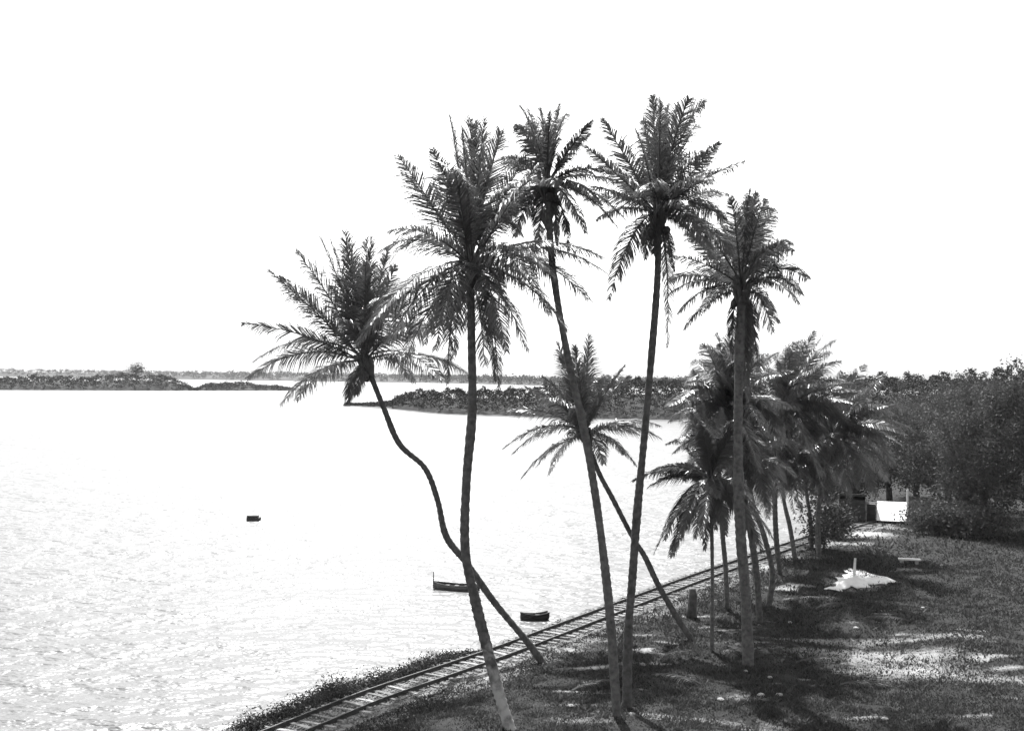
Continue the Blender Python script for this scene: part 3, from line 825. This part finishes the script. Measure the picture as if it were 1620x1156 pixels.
palm([(1296, 880), (1294, 820), (1302, 760)], 0.4, .14, .11, (1318, 690), 5.2,
     [(1370, 578), (1356, 590), (1400, 592, .06), (1392, 600, .08), (1330, 585), (1395, 640, .16), (1436, 645, .2), (1444, 684, .26), (1430, 700, .28), (1412, 736, .3), (1402, 762, .34), (1385, 785, .38), (1345, 790, .42), (1290, 780, .4), (1262, 750, .34), (1250, 700, .26), (1275, 640, .14), (1300, 605)],
     "rightmost bushy palm, sunlit leaves drooping towards the white-roofed shed", 10, extra=10, dup=1.0)
palm([(1216, 958), (1222, 905), (1208, 845), (1190, 790)], 0.4, .13, .1, (1182, 728), 4.2,
     [(1130, 640), (1110, 690, .2), (1120, 740, .3), (1140, 790, .38), (1172, 800, .4), (1215, 810, .4), (1240, 790, .36), (1260, 750, .28), (1265, 700, .18), (1230, 650), (1200, 630), (1165, 630)],
     "low palm with an S-bent stem rising from the trackside tangle", 11, extra=8, dup=1.0)
palm([(1258, 886), (1250, 835), (1240, 790)], 0.4, .13, .10, (1236, 735), 4.2,
     [(1190, 660), (1215, 640), (1260, 640), (1290, 670, .14), (1305, 720, .24), (1300, 770, .34), (1270, 810, .4), (1215, 815, .4), (1180, 770, .3), (1170, 715, .2)],
     "small palm with a slightly curved stem right of the S-bent one", 12, extra=8, dup=1.0)

palm([(1284, 868), (1282, 820), (1276, 780)], 0.3, .13, .10, (1272, 722), 4.2,
     [(1215, 640), (1245, 620), (1275, 615), (1305, 625), (1330, 650, .14), (1352, 690, .2), (1358, 735, .28), (1345, 775, .36), (1310, 800, .4), (1240, 795, .38), (1215, 760, .32), (1200, 700, .2)],
     "short palm hidden in the middle of the bushy clump, before the leggy bush", 13, extra=8, dup=1.0)
palm([(1150, 962), (1148, 900), (1142, 830)], 0.3, .12, .09, (1136, 705), 3.8,
     [(1078, 620), (1098, 590), (1125, 580), (1155, 590), (1185, 600), (1205, 640, .12), (1215, 690, .2), (1205, 745, .3), (1075, 665, .18), (1066, 715, .26), (1085, 760, .34), (1170, 780, .4)],
     "palm with a dense low crown left of the skirted palm, rising behind the thin stem", 14, extra=8, dup=1.0)

# ------------------------------------------------------------------ boats and floating things
def hull_mesh(name, Lh, W, H, sheer, mat, square_stern=False):
    V = []; Fc = []
    N = 14; sec = 9
    def station(u, inner):
        x = (u - .5) * Lh
        if square_stern: w = W / 2 * (min(1, (1 - u) / .55)) ** .55 * (.8 + .2 * min(1, u / .3)) if u > .3 else W / 2 * (.8 + .2 * u / .3)
        else: w = W / 2 * max(0.0, 1 - abs(2 * u - 1) ** 2.4) ** .8 + .015
        top = H * (1 + sheer * (2 * u - 1) ** 2); bot = H * .35 * abs(2 * u - 1) ** 4
        w = max(w, .02)
        if inner: w = max(w - .03, .008); bot += .04; x *= .975
        out = []
        for k in range(sec):
            a = math.pi * k / (sec - 1)
            yy = -math.cos(a) * w; s = math.sin(a) ** .6
            out.append(Vector((x, yy, top - (top - bot) * s)))
        return out
    for inner in (False, True):
        b = len(V)
        for i in range(N + 1): V += station(i / N, inner)
        for i in range(N):
            for k in range(sec - 1):
                f = (b + i * sec + k, b + (i + 1) * sec + k, b + (i + 1) * sec + k + 1, b + i * sec + k + 1)
                Fc.append(f if inner else f[::-1])
    o2 = (N + 1) * sec
    for i in range(N):
        for k in (0, sec - 1): Fc.append((i * sec + k, (i + 1) * sec + k, o2 + (i + 1) * sec + k, o2 + i * sec + k))
    for i in (0, N):
        for k in range(sec - 1): Fc.append((i * sec + k, i * sec + k + 1, o2 + i * sec + k + 1, o2 + i * sec + k))
    return mesh_from(name, V, Fc, mat, True)
def boat(pxa, pxb, W, H, name, label, mat, square, bench_n, post=False):
    a = on_z(*pxa, WATER_Z); b = on_z(*pxb, WATER_Z)
    c = (a + b) / 2; Lh = (b - a).length
    root = empty(name, (c.x, c.y, WATER_Z - .10)); ang = math.atan2(b.y - a.y, b.x - a.x)
    root.rotation_euler = (R(2), 0, ang)
    obj("hull", hull_mesh("hull", Lh, W, H, .28, mat, square), root)
    for k in range(bench_n):
        V = []; Fc = []
        u = (k + 1) / (bench_n + 1) - .5
        box_geo(u * Lh * .8, 0, H * .78, .2, W * .86, .03, V, Fc)
        obj("thwart", mesh_from("thwart", V, Fc, M_WOOD), root)
    if post:
        V = []; Fc = []
        tube([Vector((-Lh * .485, 0, H * .3)), Vector((-Lh * .49, .01, H + .55))], [.03, .022], 6, V, Fc)
        obj("stem_post", mesh_from("stem_post", V, Fc, M_DARKWOOD), root)
    tag(root, label, "boat")
boat((685, 930), (759, 935), .6, .36, "canoe", "grey wooden canoe with upright post at its bow, behind the two crossing stems", M_WOOD, False, 3, True)
boat((868, 979), (823, 980), .55, .34, "skiff", "short dark skiff floating close to the railway bank", M_DARKWOOD, True, 2)
# little timber raft
a = on_z(391, 823, WATER_Z); b = on_z(411, 823, WATER_Z); c = (a + b) / 2; w = (b - a).length
root = empty("timber_raft", (c.x, c.y, WATER_Z)); root.rotation_euler = (0, 0, R(4))
for k in range(3):
    V = []; Fc = []; box_geo(.02 * k, -.22 + .22 * k, .10, w, .2, .24, V, Fc); obj("log", mesh_from("log", V, Fc, M_DARKWOOD), root)
for k in range(2):
    V = []; Fc = []; box_geo(-.03 - .03 * k, -.14 + .28 * k, .30, w * .92, .24, .14, V, Fc); obj("plank", mesh_from("plank", V, Fc, M_DARKWOOD), root)
tag(root, "small dark timber raft floating alone on the open water", "raft")

# ------------------------------------------------------------------ the white lean-to
def lean_to():
    fl = gpt(1389, 829); fr = gpt(1434, 829)
    Yh = (fl.y + fr.y) / 2; z0 = min(fl.z, fr.z)
    x0, x1 = fl.x, fr.x
    Wd = x1 - x0
    top = at(1411, 793, Yh + 2.0)
    rise = top.z - z0; D = 2.0                        # height of the roof's back edge, depth
    root = empty("lean_to_shed", ((x0 + x1) / 2, Yh, z0))
    root.rotation_euler = (0, 0, -math.atan2((x0 + x1) / 2, Yh))
    tag(root, "low shed with a bright whitewashed sloping roof, beneath the dark trees", "shed")
    def B(name, cx, cy, cz, sx, sy, sz, mat, parent=root, rot=None):
        V = []; Fc = []; box_geo(cx, cy, cz, sx, sy, sz, V, Fc, rot); return obj(name, mesh_from(name, V, Fc, mat), parent)
    lo = .22
    ang = math.atan2(rise - lo, D); sl = math.hypot(rise - lo, D)  # slope made up so the white face catches the sun
    rot = Matrix.Rotation(ang, 3, 'X')
    nb = 8
    for k in range(nb):
        bw_ = Wd / nb
        B("roof_board", -Wd / 2 + bw_ * (k + .5), D / 2, (lo + rise) / 2 + random.gauss(0, .006), bw_ - .008, sl + random.gauss(0, .02), .03, M_WHITE, root, rot)
    B("wall", 0, D - .06, rise / 2 - .08, Wd - .1, .06, rise - .1, M_DARKWOOD)
    for sx in (-1, 1):
        V = []; Fc = []
        x = sx * (Wd / 2 - .07)
        V = [Vector((x - .03, .1, -.1)), Vector((x - .03, D - .1, -.1)), Vector((x - .03, D - .1, rise - .14)), Vector((x - .03, .1, lo - .03)),
             Vector((x + .03, .1, -.1)), Vector((x + .03, D - .1, -.1)), Vector((x + .03, D - .1, rise - .14)), Vector((x + .03, .1, lo - .03))]
        Fc = [(0, 1, 2, 3), (7, 6, 5, 4), (0, 4, 5, 1), (1, 5, 6, 2), (2, 6, 7, 3), (3, 7, 4, 0)]
        obj("wall", mesh_from("wall", V, Fc, M_DARKWOOD), root)
    # dark doorway with a pale frame on its left
    dx = -Wd / 2 - .36
    B("door", dx, .5, rise * .47, .52, .06, rise * .94, M_DARKWOOD)
    B("door_frame", dx - .30, .48, rise * .5, .07, .10, rise * 1.0, M_STONE)
    B("door_frame", dx + .05, .48, rise * 1.03, .78, .10, .07, M_STONE)
    B("wall", dx, D * .5 + .30, rise * .46, .56, D - .55, rise * .9, M_DARKWOOD)
    # the dark plank shed beside it
    c = gpt(1348, 826); k = c.y / F_PX
    r2 = empty("plank_shed", c); r2.rotation_euler = (0, 0, -math.atan2(c.x, c.y))
    W2, H2, D2 = 40 * k, 36 * k, 1.8
    n = 9
    for q in range(n):
        B("plank", -W2 / 2 + W2 / n * (q + .5), random.gauss(0, .008), H2 / 2 + random.gauss(0, .015), W2 / n - .012, .03, H2, M_DARKWOOD, r2)
    for sx in (-1, 1): B("wall", sx * (W2 / 2 - .03), D2 / 2 + .03, H2 / 2 - .02, .05, D2 - .05, H2, M_DARKWOOD, r2)
    B("wall", 0, D2 + .05, H2 / 2 + .1, W2, .05, H2 + .2, M_DARKWOOD, r2)
    B("roof", 0, D2 / 2, H2 + .16, W2 + .2, D2 + .35, .05, M_DARKWOOD, r2, Matrix.Rotation(-.10, 3, 'X'))
    tag(r2, "dark plank shed at the end of the track, left of the white roof", "shed")
    p = Vector((x1 + .08, Yh + .2, z0)); tp = at(1434, 774, p.y)
    V = []; Fc = []
    tube([Vector((0, 0, -.1)), Vector((0.01, 0, (tp.z - z0) * .6)), Vector((0, 0, tp.z - z0))], [.085, .08, .07], 8, V, Fc)
    tag(obj("white_post", mesh_from("white_post", V, Fc, M_STAKE), None, p), "tall thin white post at the right side of the white-roofed shed", "post")
lean_to()

# ------------------------------------------------------------------ white sheet over a stake
def sheet():
    A = gpt(1306, 935); B = gpt(1426, 922); C = gpt(1350, 897)
    pk = gpt(1352, 925); top = at(1352, 897, pk.y)
    root_loc = pk
    n = 26; V = []; Fc = []; idx = {}
    rg = random.Random(5)
    # triangular sheet A-B-C in plan, raised towards the peak and along a ridge to B
    for i in range(n + 1):
        for j in range(n + 1 - i):
            a, b = i / n, j / n; c = 1 - a - b
            p = A * a + B * b + C * c
            d = (Vector((p.x, p.y)) - Vector((pk.x, pk.y))).length
            rdx = B - pk; t = max(0, min(1, ((p.x - pk.x) * rdx.x + (p.y - pk.y) * rdx.y) / (rdx.x ** 2 + rdx.y ** 2)))
            rp = pk + rdx * t; rd = math.hypot(p.x - rp.x, p.y - rp.y)
            edge = max(0.0, min(1, 8 * min(a, b, c)))
            h = .42 * max(math.exp(-d * 1.9), .35 * (1 - t) ** .5 * math.exp(-rd * 1.8)) * edge ** .5
            h += .035 * math.sin(p.x * 9 + p.y * 3 + 2 * math.sin(p.y * 5)) * edge + .02 * math.sin(p.x * 21 - p.y * 11) * edge + rg.gauss(0, .006)
            if edge < .9: p = p + Vector((.10 * math.sin(p.x * 7 + p.y * 4), .28 * math.sin(p.x * 5.3 + 1) + .16 * math.sin(p.x * 13), 0)) * (1 - edge)
            idx[(i, j)] = len(V)
            V.append(Vector((p.x - pk.x, p.y - pk.y, gz(p.x, p.y) - pk.z + .05 + max(0, h))))
    for i in range(n):
        for j in range(n - i):
            Fc.append((idx[i, j], idx[i + 1, j], idx[i, j + 1]))
            if i + j < n - 1: Fc.append((idx[i + 1, j], idx[i + 1, j + 1], idx[i, j + 1]))
    me = mesh_from("white_canvas", V, Fc, M_CANVAS, True)
    o = obj("white_canvas", me, None, root_loc)
    md = o.modifiers.new("thickness", 'SOLIDIFY'); md.thickness = .02
    tag(o, "white canvas sheet spread on the grass and peaked over a stake", "canvas sheet")
    t2 = at(1354, 883, pk.y)
    V = []; Fc = []
    tube([Vector((0, 0, -.1)), Vector((.02, 0, (t2.z - pk.z) * .6)), Vector((.05, 0, t2.z - pk.z))], [.07, .06, .055], 7, V, Fc)
    tag(obj("stake", mesh_from("stake", V, Fc, M_STAKE), None, pk + Vector((0, .08, 0))), "short white stake standing up through the peak of the canvas", "stake")
sheet()

# whitewashed planks lying on blocks, right of the canvas
a = gpt(1421, 889); b = gpt(1456, 893); c = (a + b) / 2
root = empty("plank_bench", c); root.rotation_euler = (0, 0, math.atan2(b.y - a.y, b.x - a.x)); Lb = (b - a).length
V = []; Fc = []; box_geo(0, 0, .22, Lb, .34, .07, V, Fc); obj("plank", mesh_from("plank", V, Fc, M_WHITE), root)
for s in (-1, 1):
    V = []; Fc = []; box_geo(s * Lb * .34, 0, .085, .16, .26, .20, V, Fc); obj("block", mesh_from("block", V, Fc, M_STONE), root)
tag(root, "low whitewashed plank on two blocks, right of the canvas sheet", "bench")

# dark stump beside the track
p = gpt(1094, 976); tp = at(1093, 930, p.y)
V = []; Fc = []; h = tp.z - p.z
tube([Vector((0, 0, -.1)), Vector((.01, 0, h * .3)), Vector((.05, 0, h * .7)), Vector((.02, 0, h)), Vector((.03, 0, h - .06))], [.24, .19, .17, .15, .06], 9, V, Fc)
tag(obj("tree_stump", mesh_from("tree_stump", V, Fc, M_BARK, True), None, p), "dark upright stump beside the foot of the slanting palm", "stump")

# pale stones in the grass
def stone_mesh(seed):
    rg = random.Random(seed); V = []; Fc = []
    tube([Vector((0, 0, z)) for z in (-.5, -.3, 0, .3, .45)], [.3, .85, 1.0, .75, .3], 7, V, Fc)
    V = [Vector((v.x * rg.uniform(.8, 1.2), v.y * rg.uniform(.8, 1.2), v.z * rg.uniform(.8, 1.1))) for v in V]
    return mesh_from("stone", V, Fc, M_STONE)
SM = [stone_mesh(k) for k in range(4)]
STONES = [(1017, 1052, "pale stone just right of the tall straight palm's foot"), (1071, 1020, "pale stone below the foot of the slanting palm"),
    (1250, 985, "pale stone on dark ground right of the skirted palm"), (1180, 1062, "pale stone at the skirted palm's foot"),
    (1218, 1072, "pale stone a little right of the skirted palm's foot"), (1204, 1100, "left one of two pale stones below the skirted palm"),
    (1233, 1100, "right one of two pale stones below the skirted palm"), (903, 1117, "pale stone between the two nearest palm feet"),
    (1000, 1130, "pale stone just in front of the tall straight palm's foot"), (1354, 994, "pale stone at the upper edge of the pale ground"),
    (1460, 962, "pale stone far right on the slope beyond the canvas"), (1400, 1138, "pale stone nearest the bottom right corner"),
    (1140, 1107, "pale stone in the middle of the lower grass")]
for i, (x, y, lab) in enumerate(STONES):
    p = gpt(x, y); o = obj("stone", SM[i % 4], None, p + Vector((0, 0, .03)))
    s = random.uniform(.06, .12); o.scale = (s * 1.1, s, s * 1.1); o.rotation_euler = (0, 0, random.uniform(0, 6))
    tag(o, lab, "stone", "pale stones scattered in the grass")

# fallen dry leaves on the ground
for i, (x, y, ang, lab) in enumerate([(1050, 1040, .25, "dry fallen palm leaf right of the straight palm's foot"), (1190, 1045, 1.9, "dry fallen palm leaf at the foot of the skirted palm"), (1330, 1085, -.3, "dry fallen palm leaf on the pale ground at lower right"), (905, 1095, .6, "dry fallen palm leaf left of the slender palm's foot"), (1110, 1085, 2.6, "dry fallen palm leaf below the thin-stemmed palm"), (1260, 1050, .1, "dry fallen palm leaf at the left end of the pale ground"), (1440, 985, 2.9, "dry fallen palm leaf on the slope below the plank bench"), (1290, 965, .5, "dry fallen palm leaf in front of the white canvas")]):
    p = gpt(x, y); ln = 1.7
    tip = Vector((math.cos(ang), math.sin(ang), 0)) * ln + Vector((0, 0, .05))
    me = frond_mesh(tip, tip * .5 + Vector((0, 0, .28)), ln, 900 + i, True, 1.0, n=40, droop=.6)
    tag(obj("fallen_frond", me, None, p + Vector((0, 0, .06))), lab, "palm leaf", "fallen palm leaves")

# ------------------------------------------------------------------ air
def haze():
    V = []; Fc = []
    x0, x1, y0, y1, z0, z1 = -3300, 3300, -55, 3000, -6.0, 45.0
    box_geo((x0 + x1) / 2, (y0 + y1) / 2, (z0 + z1) / 2, x1 - x0, y1 - y0, z1 - z0, V, Fc)
    m = bpy.data.materials.new("haze"); m.use_nodes = True
    N, L = m.node_tree.nodes, m.node_tree.links; N.clear()
    out = N.new("ShaderNodeOutputMaterial"); pv = N.new("ShaderNodeVolumePrincipled")
    pv.inputs["Color"].default_value = (.95, .95, .95, 1); pv.inputs["Density"].default_value = 5.2e-5; pv.inputs["Anisotropy"].default_value = 0.2
    L.new(pv.outputs[0], out.inputs["Volume"])
    tag(obj("haze", mesh_from("haze", V, Fc, m)), "thin pale haze over the lagoon and its far shore", "haze", kind="stuff")
haze()
